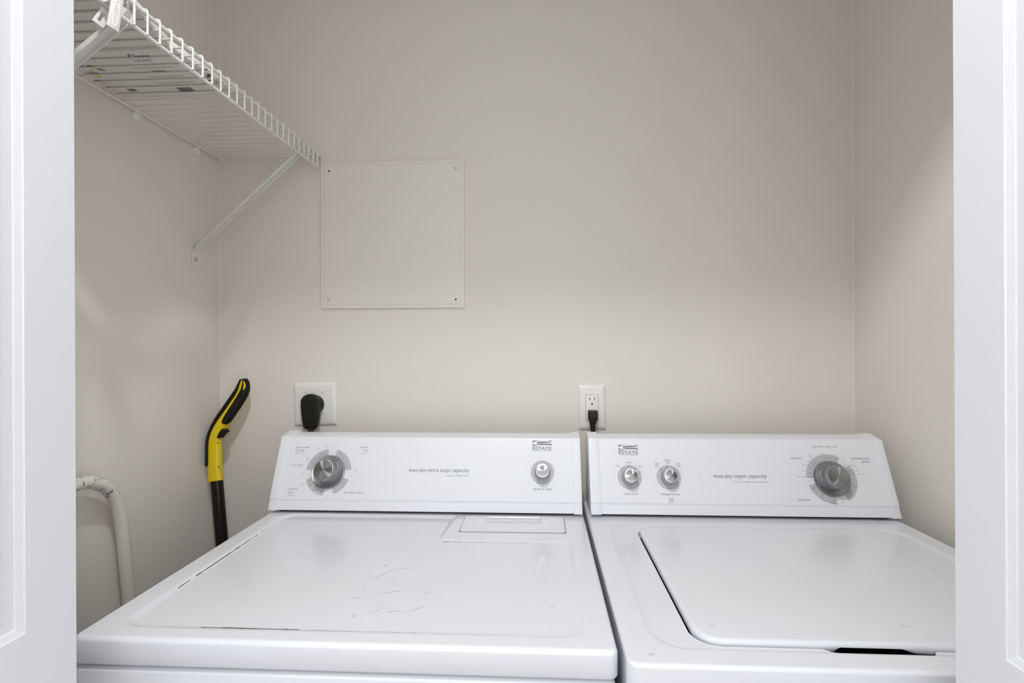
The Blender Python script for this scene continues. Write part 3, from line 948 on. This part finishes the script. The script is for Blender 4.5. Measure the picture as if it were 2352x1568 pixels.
for (x, z), kind in (((-.5840, 1.7835), 0), ((-.2295, 1.7825), 1), ((-.5860, 1.4270), 1), ((-.2300, 1.4235), 0)):
    W = wallframe(x, z, YB - .0072)
    if kind == 0:
        obj('screw_hole', lathe([(.0026, 0), (.0026, .0003), (.0018, .0004)], 20), 'hole', ap, W)
    else:
        mb = MB().add(lathe([(.0046, 0), (.0046, .0008), (.0036, .0026), (.0020, .0034)], 20))
        obj('screw', mb, 'screw', ap, W)

# ------------------------------------------------------------------ outlets and plugs
do = thing('wall_outlet', (-.629, YB, 1.134), 'square white range outlet plate behind the dryer, black plug in it', 'wall outlet')
def plate_mesh(w, h, d=.0065):
    v = []; f = []
    for ins, z in ((0, 0), (0, .0018), (.0012, .0035), (.0055, .0058), (.010, d)):
        b = len(v)
        o_ = rrect(-w / 2 + ins, w / 2 - ins, -h / 2 + ins, h / 2 - ins, .0035 if ins < .002 else .0025, 4)
        v += [(x, y, z) for x, y in o_]
        n = len(o_)
        if b: f += [(b - n + q, b - n + (q + 1) % n, b + (q + 1) % n, b + q) for q in range(n)]
    f.append(tuple(range(len(v) - n, len(v)))); f.append(tuple(range(n))[::-1])
    return v, f
WO = wallframe(-.628, 1.1345) @ Matrix.Rotation(rad(1.4), 4, 'Z')
obj('cover_plate', plate_mesh(.121, .119), 'plate', do, WO)
obj('receptacle', lathe([(.0275, .0062), (.0275, .0072), (.0265, .0078)], 48), 'plate', do, WO)
mb = MB()
for x, y, an in ((-.0235, .0325, -40), (.0225, .0325, 35), (.0245, -.0270, -35)):
    mb.add(bbox(-.0042, .0042, -.0006, .0006, .0060, .0070, .0002, 1), Matrix.Translation((x, y, 0)) @ Matrix.Rotation(rad(an), 4, 'Z'))
marks(do, 'plate_tick', mb, 'zinc', WO, .004)
dp = thing('dryer_plug', (-.626, 1.405, 1.11), 'big black angled dryer plug with thick cord in the square outlet', 'plug')
WP = wallframe(-.626, 1.135)
obj('plug_base', bevel_vf(lathe([(.0262, .0078), (.0262, .0190), (.0250, .0200)], 48), .0012, 2), 'black', dp, WP)
def plug_outline(s=1.0):
    top = arc(0, .0085, .0262 * s, 0, 180, 18, .0230 * s)
    return top + [(-.0262 * s, -.006), (-.0225 * s, -.036), (-.0185 * s, -.0605), (.0185 * s, -.0605), (.0225 * s, -.036), (.0262 * s, -.006)]
W2 = wallframe(-.6295, 1.134)
obj('plug_body', bevel_vf(prism(plug_outline(), .0185, .0365), .0035, 3, 40), 'black', dp, W2)
mb = MB()
for a, b, c, d in ((-.0185, .0135, .0035, .0050), (-.0185, .0135, -.0160, -.0145), (-.0185, -.0170, -.0160, .0050), (.0120, .0135, -.0160, .0050)):
    mb.add(bbox(a, b, c, d, .0362, .0374, .0004, 1))
obj('plug_ridge', mb, 'black', dp, W2)
obj('plug_collar', bevel_vf(box(-.0150, .0150, -.0655, -.0595, .0200, .0345), .002, 2), 'black', dp, W2)
obj('cord', tube(catmull([(-.6295, 1.3925, 1.071), (-.6295, 1.3925, 1.03), (-.628, 1.385, .98), (-.62, 1.37, .88), (-.60, 1.365, .55), (-.58, 1.365, .30)], 6), .0072, 14, rb=.0082), 'cord', dp)

wo = thing('wall_outlet', (.141, YB, 1.127), 'narrow white two-socket outlet plate behind the gap between the machines', 'wall outlet')
WO = wallframe(.1408, 1.1275) @ Matrix.Rotation(rad(.8), 4, 'Z')
obj('cover_plate', plate_mesh(.0750, .1215), 'plate', wo, WO)
obj('receptacle_surround', prism(rrect(-.0176, .0176, -.0358, .0350, .002), .0060, .0067), 'hole', wo, WO, smooth=0)
rc = obj('receptacle', bevel_vf(prism(rrect(-.0170, .0170, -.0352, .0344, .002), .0055, .0078), .0006, 2, 50), 'plate', wo, WO)
mb = MB()
mb.add(box(-.0073, -.0053, .0190, .0273, .0077, .0079)); mb.add(box(.0055, .0073, .0197, .0267, .0077, .0079))
gp = arc(0, .0100, .0025, 0, 180, 10) + [(-.0025, .0080), (.0025, .0080)]
mb.add(prism([(p[0] - .0003, p[1]) for p in gp], .0077, .0079))
obj('socket_slots', mb, 'hole', rc, WO, smooth=0)
obj('screw', lathe([(.0032, .0062), (.0032, .0070), (.0024, .0078), (.0006, .0080)], 20), 'plate', wo, WO @ Matrix.Translation((-.0006, .0495, 0)))
wp = thing('washer_plug', (.141, 1.40, 1.09), 'small black plug with ribbed cord in the lower socket of the narrow outlet', 'plug')
W2 = wallframe(.1412, 1.1092)
obj('plug_body', bevel_vf(prism(rrect(-.0126, .0126, -.0115, .0115, .0015, 3), .0075, .0280), .0022, 2, 40), 'black', wp, W2)
obj('plug_face', bevel_vf(prism(rrect(-.0100, .0100, -.0095, .0065, .001, 3), .0275, .0292), .0006, 1, 40), 'black', wp, W2)
obj('plug_neck', bevel_vf(prism([(-.0124, -.0115), (-.0075, -.0215), (.0075, -.0215), (.0124, -.0115)], .0100, .0270), .0015, 2, 30), 'black', wp, W2)
mb = MB()
for k in range(6):
    y = -.0215 - k * .0036
    mb.add(bbox(-.0074 + k * .00015, .0074 - k * .00015, y - .0022, y + .0004, .0125, .0250, .0007, 1))
mb.add(box(-.0058, .0058, -.0440, -.0215, .0140, .0235))
obj('strain_relief', mb, 'black', wp, W2)
obj('cord', tube(catmull([(.1418, 1.4015, 1.067), (.1418, 1.4015, 1.04), (.142, 1.395, .98), (.15, 1.38, .85), (.16, 1.37, .5), (.17, 1.37, .3)], 6), .0050, 12), 'cord', wp)

# ------------------------------------------------------------------ wire shelf
XRR, XFT = -.8945, -.6085       # rear rod / front rods
ZT, ZLO = 1.8235, 1.7895
Y0s, Y1s = .615, 1.4165
sh = thing('wire_shelf', (-.75, 1.0, ZT), 'white vinyl-coated wire shelf on two braces on the left wall', 'shelf')
RW = .0018
def skew(x, y):
    """the free front edge runs slightly out of parallel with the wall"""
    return -.0115 * max(0.0, (Y1s - y) / .70) * (x - XRR) / (XFT - XRR)
mb = MB()
ny = int((Y1s - Y0s - .007) / .0261)
ys = [Y1s - .0072 - k * .0261 for k in range(ny + 1)]
for y in ys:
    path = [(XRR - .004, y, ZT + .0048), (-.78, y, ZT + .0046), (-.63, y, ZT + .0048), (XFT - .003, y, ZT + .0052)]
    path += [(XFT + .0052 * math.sin(rad(a)), y, ZT + .0052 * math.cos(rad(a))) for a in (15, 35, 55, 75, 90)]
    path += [(XFT + .0052, y, ZT - .016), (XFT + .0050, y, ZLO - .001)]
    path = [(p[0] + skew(p[0], y), p[1], p[2]) for p in path]
    mb.add(tube(path, RW, 8, up=(0, 1, 0)))
part('deck_wires', mb, 'wire', sh)
for nm, x, z, r in (('rear_rod', XRR, ZT, .0029), ('front_rod', XFT, ZT, .0032), ('front_rod', XFT, ZLO, .0032)):
    part(nm, tube([(x + skew(x, yy), yy, z) for yy in (Y0s - .02, .8, 1.0, 1.2, Y1s)], r, 14), 'wire', sh)
# wall clips under the rear rod
WLm = Matrix(((0, 0, 1), (1, 0, 0), (0, 1, 0))).to_4x4()      # local z -> +x (out of left wall), local x -> +y
def leftwall(y, z):
    m = WLm.copy(); m.translation = (XL, y, z); return m
for y in (.90, 1.114, 1.320):
    c = MB().add(lathe([(.0100, 0), (.0100, .0045), (.0088, .0062), (.0046, .0066), (.0040, .0058), (.001, .0058)], 28))
    c.add(tube([(-.002, .006, .0050), (-.002, .0085, .0075), (-.002, .0100, .0095)], .0036, 10))
    obj('wall_clip', c, 'tag', sh, leftwall(y, 1.8150))
part('end_cap', tube([(XRR, Y1s - .007, ZT), (XRR, Y1s + .002, ZT)], .0046, 12), 'tag', sh)
part('end_cap', tube([(XFT, Y1s - .005, ZLO), (XFT, Y1s + .002, ZLO)], .0042, 12), 'tag', sh)

def brace(yhead, yfoot, zf=1.55, zbot=1.505):
    """pressed steel strut: flat foot on the wall, U-channel strut, hook over the front rod"""
    XH = XFT + skew(XFT, yhead)
    P = [(XL + .0016, yfoot, zbot), (XL + .0016, yfoot, zf - .012), (XL + .0045, yfoot, zf + .002), (XL + .012, yfoot, zf + .012), (XH - .010, yhead, ZT - .026), (XH - .0005, yhead, ZT - .016)]
    secs = [0, .15, .45, .75, 1, 1]
    hw = .0090
    v = []; f = []
    n = len(P)
    for i, p in enumerate(P):
        p = Vector(p)
        t = (Vector(P[min(i + 1, n - 1)]) - Vector(P[max(i - 1, 0)])).normalized()
        side = Vector((0, 1, 0))
        nn = t.cross(side).normalized()      # points up-left (towards the wall/deck)
        if nn.x > 0: nn = -nn
        d = .0075 * secs[i]; th = .0013
        # open channel, flanges turned down/outwards
        pr = [(-hw, -d), (-hw, 0), (-hw + .002, .0012), (hw - .002, .0012), (hw, 0), (hw, -d), (hw - th, -d), (hw - th, -.0006), (-hw + th, -.0006), (-hw + th, -d)]
        for a, b in pr:
            v.append(tuple(p + side * a + nn * (-b if False else b)))
    m = 10
    for i in range(n - 1):
        for k in range(m):
            k2 = (k + 1) % m
            f.append((i * m + k, i * m + k2, (i + 1) * m + k2, (i + 1) * m + k))
    f.append(tuple(range(m))[::-1]); f.append(tuple(range((n - 1) * m, n * m)))
    b = part('brace', (v, f), 'brace', sh, smooth=30)
    mb = MB()
    for dy in (-.0062, .0062):
        hk = [(XH - .002, yhead + dy, ZT - .018)]
        hk += [(XH + .0056 * math.cos(rad(a)) - .0004, yhead + dy, ZT + .0056 * math.sin(rad(a)) + .0030) for a in (-140, -170, 160, 125, 90, 50, 15)]
        hk = [(XH - .0062, yhead + dy, ZT - .020), (XH - .0062, yhead + dy, ZT)] + [(XH + .0062 * math.cos(rad(a)), yhead + dy, ZT + .0072 * math.sin(rad(a)) + .002) for a in (160, 125, 90, 55, 20, -10)]
        mb.add(tube(hk, .0012, 8, up=(0, 1, 0), rb=.0026))
    part('brace_hook', mb, 'brace', b)
    W = leftwall(yfoot, zbot + .020)
    # foot plate rounded
    pl = rrect(-.0112, .0112, -.020, .030, .0090, 6)
    obj('brace_foot', bevel_vf(prism(pl, .0002, .0022), .0006, 1, 50), 'brace', b, W)
    obj('screw', lathe([(.0044, .0022), (.0042, .0036), (.0026, .0050), (.0022, .0044), (.0008, .0044)], 20), 'zinc', b, W)
    return b
brace(1.305, 1.313)
brace(.752, .715, 1.538, 1.493)

# white plastic clip hanging on the front rods near the door
cl = thing('shelf_clip', (-.602, .70, 1.79), 'white plastic clip with a raised oval, hanging on the front rod of the wire shelf', 'shelf clip')
v2 = [(.693, 1.812), (.6975, 1.786), (.690, 1.7465), (.7095, 1.7475), (.7155, 1.783), (.7185, 1.802), (.719, 1.812)]
WX = Matrix(((0, 0, 1), (1, 0, 0), (0, 1, 0))).to_4x4()        # local x -> y, local y -> z, local z -> +x
def xplane(x):
    m = WX.copy(); m.translation = (x, 0, 0); return m
obj('clip_plate', bevel_vf(prism(v2, -.0028, .0), .0008, 2, 30), 'tag', cl, xplane(-.5985))
mb = MB()
ov = [(.7040 + .0048 * math.cos(a) + .0032 * math.sin(a), 1.7710 + .0195 * math.sin(a), .0) for a in np.linspace(0, 2 * PI, 33)]
mb.add(tube(ov, .0006, 6))
for k in range(5):
    z = 1.760 + k * .0055
    mb.add(tube([(.7010 + (z - 1.771) * .16, z, .0), (.7030 + (z - 1.771) * .16, z + .0022, .0002), (.7045 + (z - 1.771) * .16, z - .0005, .0), (.7068 + (z - 1.771) * .16, z + .0018, .0)], .0005, 5))
obj('oval_relief', mb, 'tag', cl, xplane(-.5985))
# slotted tongue behind it
sp = MB()
O4 = [(.7150, 1.7955), (.6945, 1.7570), (.7115, 1.7560), (.7250, 1.7800)]
I4 = [(.7085, 1.7765), (.7015, 1.7625), (.7075, 1.7620), (.7165, 1.7790)]
def quadframe(O, I, z0, z1):
    v = [(a, b, z0) for a, b in O + I] + [(a, b, z1) for a, b in O + I]
    f = []
    for q in range(4):
        r_ = (q + 1) % 4
        f += [(q, r_, 4 + r_, 4 + q), (8 + q, 8 + r_, 12 + r_, 12 + q), (q, r_, 8 + r_, 8 + q), (4 + q, 4 + r_, 12 + r_, 12 + q)]
    return v, f
sp.add(quadframe(O4, I4, -.0008, .0008))
obj('slotted_tongue', sp, 'tag', cl, xplane(-.625), smooth=30)
obj('clip_bridge', bevel_vf(prism([(.7050, 1.7900), (.7050, 1.7960), (.7190, 1.7990), (.7190, 1.7930)], -.028, -.0005), .0008, 1, 30), 'tag', cl, xplane(-.5985))

# packets lying on the shelf, seen from below through the wires
ZP = ZT + .0048 + RW + .0003
pk1 = thing('cleaning_packet', (-.76, .75, ZP), 'plain white flat packet on the wire shelf next to the door', 'packet')
part('wrapper', bevel_vf(prism([(-.888, .72), (-.629, .72), (-.630, .775), (-.634, .80), (-.646, .855), (-.652, .884), (-.888, .882)], ZP, ZP + .014), .003, 2, 30), 'card', pk1)
pk2 = thing('cleaning_packet', (-.76, .98, ZP), 'white printed packet with lemons and the word Clean on the wire shelf', 'packet')
wr = part('wrapper', bevel_vf(prism([(-.888, .8885), (-.652, .8885), (-.648, .93), (-.641, .98), (-.636, 1.02), (-.633, 1.058), (-.640, 1.068), (-.888, 1.066)], ZP, ZP + .013), .003, 2, 30), 'card', pk2)
DN = Matrix(((1, 0, 0), (0, -1, 0), (0, 0, -1))).to_4x4()      # local y -> -y (reads from below), local z -> down
DN.translation = (0, 0, ZP - .0002)
mb = MB()
mb.add(sans('Clean', -.752, -.9190, .0150, 'L', .040, bold=.012))
obj('title_print', mb, 'inkd', wr, DN, smooth=0, recalc=False)
mb = MB()
mb.add(sans('HOME', -.752, -.9300, .0085, 'L', .033))
for t, x, y, w, h in (('FREE DRYERSHEETS & DETERGENT', -.778, .9445, .077, .0042), ('Contains No Chlorine / Dairy Free', -.776, .9525, .081, .0048), ('Non Treatment Using Detergents', -.770, .9840, .073, .0046), ('Fragrance Free', -.749, .9995, .034, .0044), ('Extra Heavy Gauge Plus & Material', -.771, 1.0090, .078, .0050), ('made in the USA', -.862, 1.0485, .038, .003)):
    mb.add(sans(t, x, -y, h, 'L', w))
mb.add(([(-.747, -.9635, 0), (-.720, -.9635, 0), (-.720, -.9612, 0), (-.747, -.9612, 0)], [(0, 1, 2, 3)]))
marks(wr, 'small_print', mb, 'slate', DN)
mb = MB()
for P in ([(-.851, -1.024), (-.834, -1.024), (-.834, -1.037), (-.851, -1.037)], [(-.746, -1.027), (-.715, -1.027), (-.715, -1.043), (-.746, -1.043)]):
    mb.add(([(a, b, 0) for a, b in P], [(0, 1, 2, 3)]))
marks(wr, 'label_block', mb, 'slate', DN)
def blob(mb, x, y, rx, ry, an, point=0.0):
    v = []
    for k in range(16):
        a = 2 * PI * k / 16
        r_ = 1 + point * (abs(math.cos(a)) ** 6)
        p = (rx * r_ * math.cos(a), ry * math.sin(a))
        c_, s_ = math.cos(rad(an)), math.sin(rad(an))
        v.append((x + p[0] * c_ - p[1] * s_, -(y + p[0] * s_ + p[1] * c_), 0))
    mb.add((v, [tuple(range(16))]))
mb = MB()
for a in ((-.870, .971, .011, .006, 25), (-.866, .998, .006, .004, 40), (-.836, .889, .006, .0045, 10), (-.842, .901, .006, .004, 20), (-.850, .941, .003, .002, 0), (-.858, .952, .0035, .003, 0)):
    blob(mb, *a)
marks(wr, 'lemon_print', mb, 'lemon', DN)
mb = MB()
for a in ((-.841, .949, .008, .0045, 35, .3), (-.848, .938, .006, .003, 20, .3), (-.826, .898, .009, .0035, 40, .4), (-.858, .912, .007, .003, 30, .4)):
    blob(mb, *a)
marks(wr, 'leaf_print', mb, 'leaf', DN)
mb = MB()
for x, y, rx, ry, an in ((-.880, .994, .010, .008, 20), (-.878, 1.022, .009, .006, 20), (-.878, 1.048, .008, .005, 20), (-.868, .930, .008, .008, 0), (-.864, .962, .010, .006, 20)):
    blob(mb, x, y, rx, ry, an)
marks(wr, 'grey_print', mb, 'greyprint', Matrix.Translation((0, 0, .0001)) @ DN)
mb = MB()
for a in ((-.639, .967, .0035, .006, 10), (-.646, .984, .004, .006, 60), (-.652, .990, .002, .003, 0), (-.657, 1.004, .005, .0025, 20), (-.648, 1.010, .0025, .002, 0)):
    blob(mb, *a)
marks(wr, 'brown_print', mb, 'brown', DN)

# ------------------------------------------------------------------ yellow and black mop handle in the back left corner
mh = thing('mop_handle', (-.70, 1.215, 0), 'black and yellow mop handle leaning in the back left corner', 'mop')
HN = Vector((0, 1, -.15)).normalized()
def hpt(x, z, d=0.0):
    """point on the leaning plane of the handle; d towards the room"""
    return Vector((x, 1.383 - (1.21 - z) * .15, z)) - HN * d
LE = [(-.8168, 1.2060), (-.8225, 1.187), (-.8305, 1.1712), (-.8573, 1.130), (-.8789, 1.0969), (-.8905, 1.0697), (-.8960, 1.0466), (-.8960, 1.0255), (-.8925, .9900), (-.8895, .9550), (-.8865, .9300)]
RE = [(-.8065, 1.2060), (-.7995, 1.1940), (-.7975, 1.1654), (-.8245, 1.1160), (-.8470, 1.0800), (-.8600, 1.0600), (-.8630, 1.0440), (-.8610, 1.0250), (-.8570, .9900), (-.8535, .9600), (-.8505, .9450)]
cen = [((a[0] + b[0]) / 2, (a[1] + b[1]) / 2, math.hypot(a[0] - b[0], a[1] - b[1]) / 2) for a, b in zip(LE, RE)]
cen = [tuple(p) for p in catmull(cen, 5)]
path = [hpt(c[0], c[1]) for c in cen]
rr = [c[2] for c in cen]
hb = part('handle_body', tube(path, rr, 24, up=tuple(HN), rb=[.013] * len(rr), power=2.6), 'yellow', mh)
def strip(pts, w, d, th, name, m, par):
    P = [tuple(p) for p in catmull([(a, b, c) for a, b, c in pts], 5)]
    return part(name, tube([hpt(p[0], p[1], d) for p in P], [p[2] for p in P], 16, up=tuple(HN), rb=[th] * len(P)), m, par)
strip([(-.8140, 1.2060, .0030), (-.8205, 1.190, .0040), (-.8285, 1.1700, .0070), (-.8525, 1.1320, .0076), (-.8750, 1.0970, .0068), (-.8880, 1.0700, .0055), (-.8935, 1.0480, .0048), (-.8938, 1.0250, .0042), (-.8915, .9950, .0040), (-.8905, .9760, .0030)], 0, .0035, .0135, 'back_grip', 'rubber', hb)
strip([(-.8075, 1.2065, .0050), (-.8035, 1.1950, .0085), (-.8050, 1.1750, .0120), (-.8180, 1.1480, .0128), (-.8350, 1.1200, .0125), (-.8480, 1.0980, .0115), (-.8530, 1.0880, .0080)], 0, .0040, .0125, 'front_grip', 'rubber', hb)
# yellow inlay of the hanging eye
strip([(-.8040, 1.2000, .0010), (-.8012, 1.1920, .0026), (-.8008, 1.1840, .0028), (-.8030, 1.1770, .0014)], 0, .0155, .0016, 'hanging_eye', 'yellow', hb)
TRG = [(-.8564, 1.0737), (-.8493, 1.0738), (-.8432, 1.067), (-.8503, 1.0622), (-.8604, 1.0496), (-.8689, 1.0496), (-.8654, 1.0602)]
HW = Matrix((Vector((1, 0, 0)), Vector((0, .15, 1)).normalized(), Vector((1, 0, 0)).cross(Vector((0, .15, 1)).normalized()))).transposed().to_4x4()
def hloc(x, z):
    """outline coordinates inside HW frame anchored at plane point (x0,z0)"""
    return x, z
trg = bevel_vf(prism([(x, (z - 1.06) * 1.011) for x, z in TRG], -.007, .0125), .0012, 2, 30)
HT = HW.copy(); HT.translation = hpt(0, 1.06)
obj('trigger', trg, 'rubber', mh, HT)
for x, z in ((-.8655, 1.036), (-.8575, .974)):
    HT = HW.copy(); HT.translation = hpt(x, z, .0085)
    obj('screw_hole', lathe([(.0018, 0), (.0018, .0016), (.001, .0018)], 14), 'hole', mh, HT)
pl = [hpt(-.8690, .957), Vector((-.8690, 1.345, .940)), Vector((-.8445, 1.331, .780)), Vector((-.72, 1.222, .02)), Vector((-.718, 1.221, .0))]
part('pole', tube([Vector((-.8705, 1.3475, .957))] + pl[2:4], .0155, 24), 'polem', mh)

# ------------------------------------------------------------------ bent tube frame against the left wall
tb = MB()
pts = [(.800, .0), (.826, .50), (.842, .90), (.848, .965), (.860, 1.003), (.884, 1.027), (.910, 1.0355), (.933, 1.0385), (.954, 1.0365), (.974, 1.030), (1.0006, 1.0138), (1.0215, .984), (1.0330, .950), (1.0397, .916), (1.050, .8254), (1.064, .70), (1.09, .40), (1.118, .0)]
sm = catmull([(-.8755, y, z) for y, z in pts], 6)
o = rooted('bent_tube_frame', tube(sm, .0125, 20, up=(1, 0, 0)), 'tube', (-.8755, .96, 0))
tag(o, 'chipped cream metal tube bent into an arch, standing against the left wall beside the dryer', 'metal frame')

# ------------------------------------------------------------------ small marks on the back wall
mb = MB()
def wmark(x0, z0, x1, z1, w):
    w *= .55
    L = math.hypot(x1 - x0, z1 - z0); nx, nz = -(z1 - z0) / L * w, (x1 - x0) / L * w
    mx, mz = (x0 + x1) / 2, (z0 + z1) / 2
    y = YB - .0003
    mb.add(([(x0, y, z0), (mx + nx, y, mz + nz), (x1, y, z1), (mx - nx, y, mz - nz)], [(0, 1, 2, 3)]))
for a in ((-.722, 2.050, -.714, 2.045, .0008), (-.703, 2.039, -.694, 2.033, .0008), (.755, 1.925, .757, 1.895, .0006), (.763, 1.877, .774, 1.873, .0010), (.776, 1.876, .784, 1.872, .0010), (.758, 1.862, .764, 1.858, .0008), (-.676, 1.1965, -.669, 1.1985, .0012), (-.339, 1.075, -.337, 1.0745, .0010), (.0845, 1.124, .0875, 1.1235, .0009)):
    wmark(*a)
part('scuff_marks', mb, 'wallmark', bpy.data.objects['wall_back'], smooth=0, recalc=False)

bpy.context.view_layer.update()
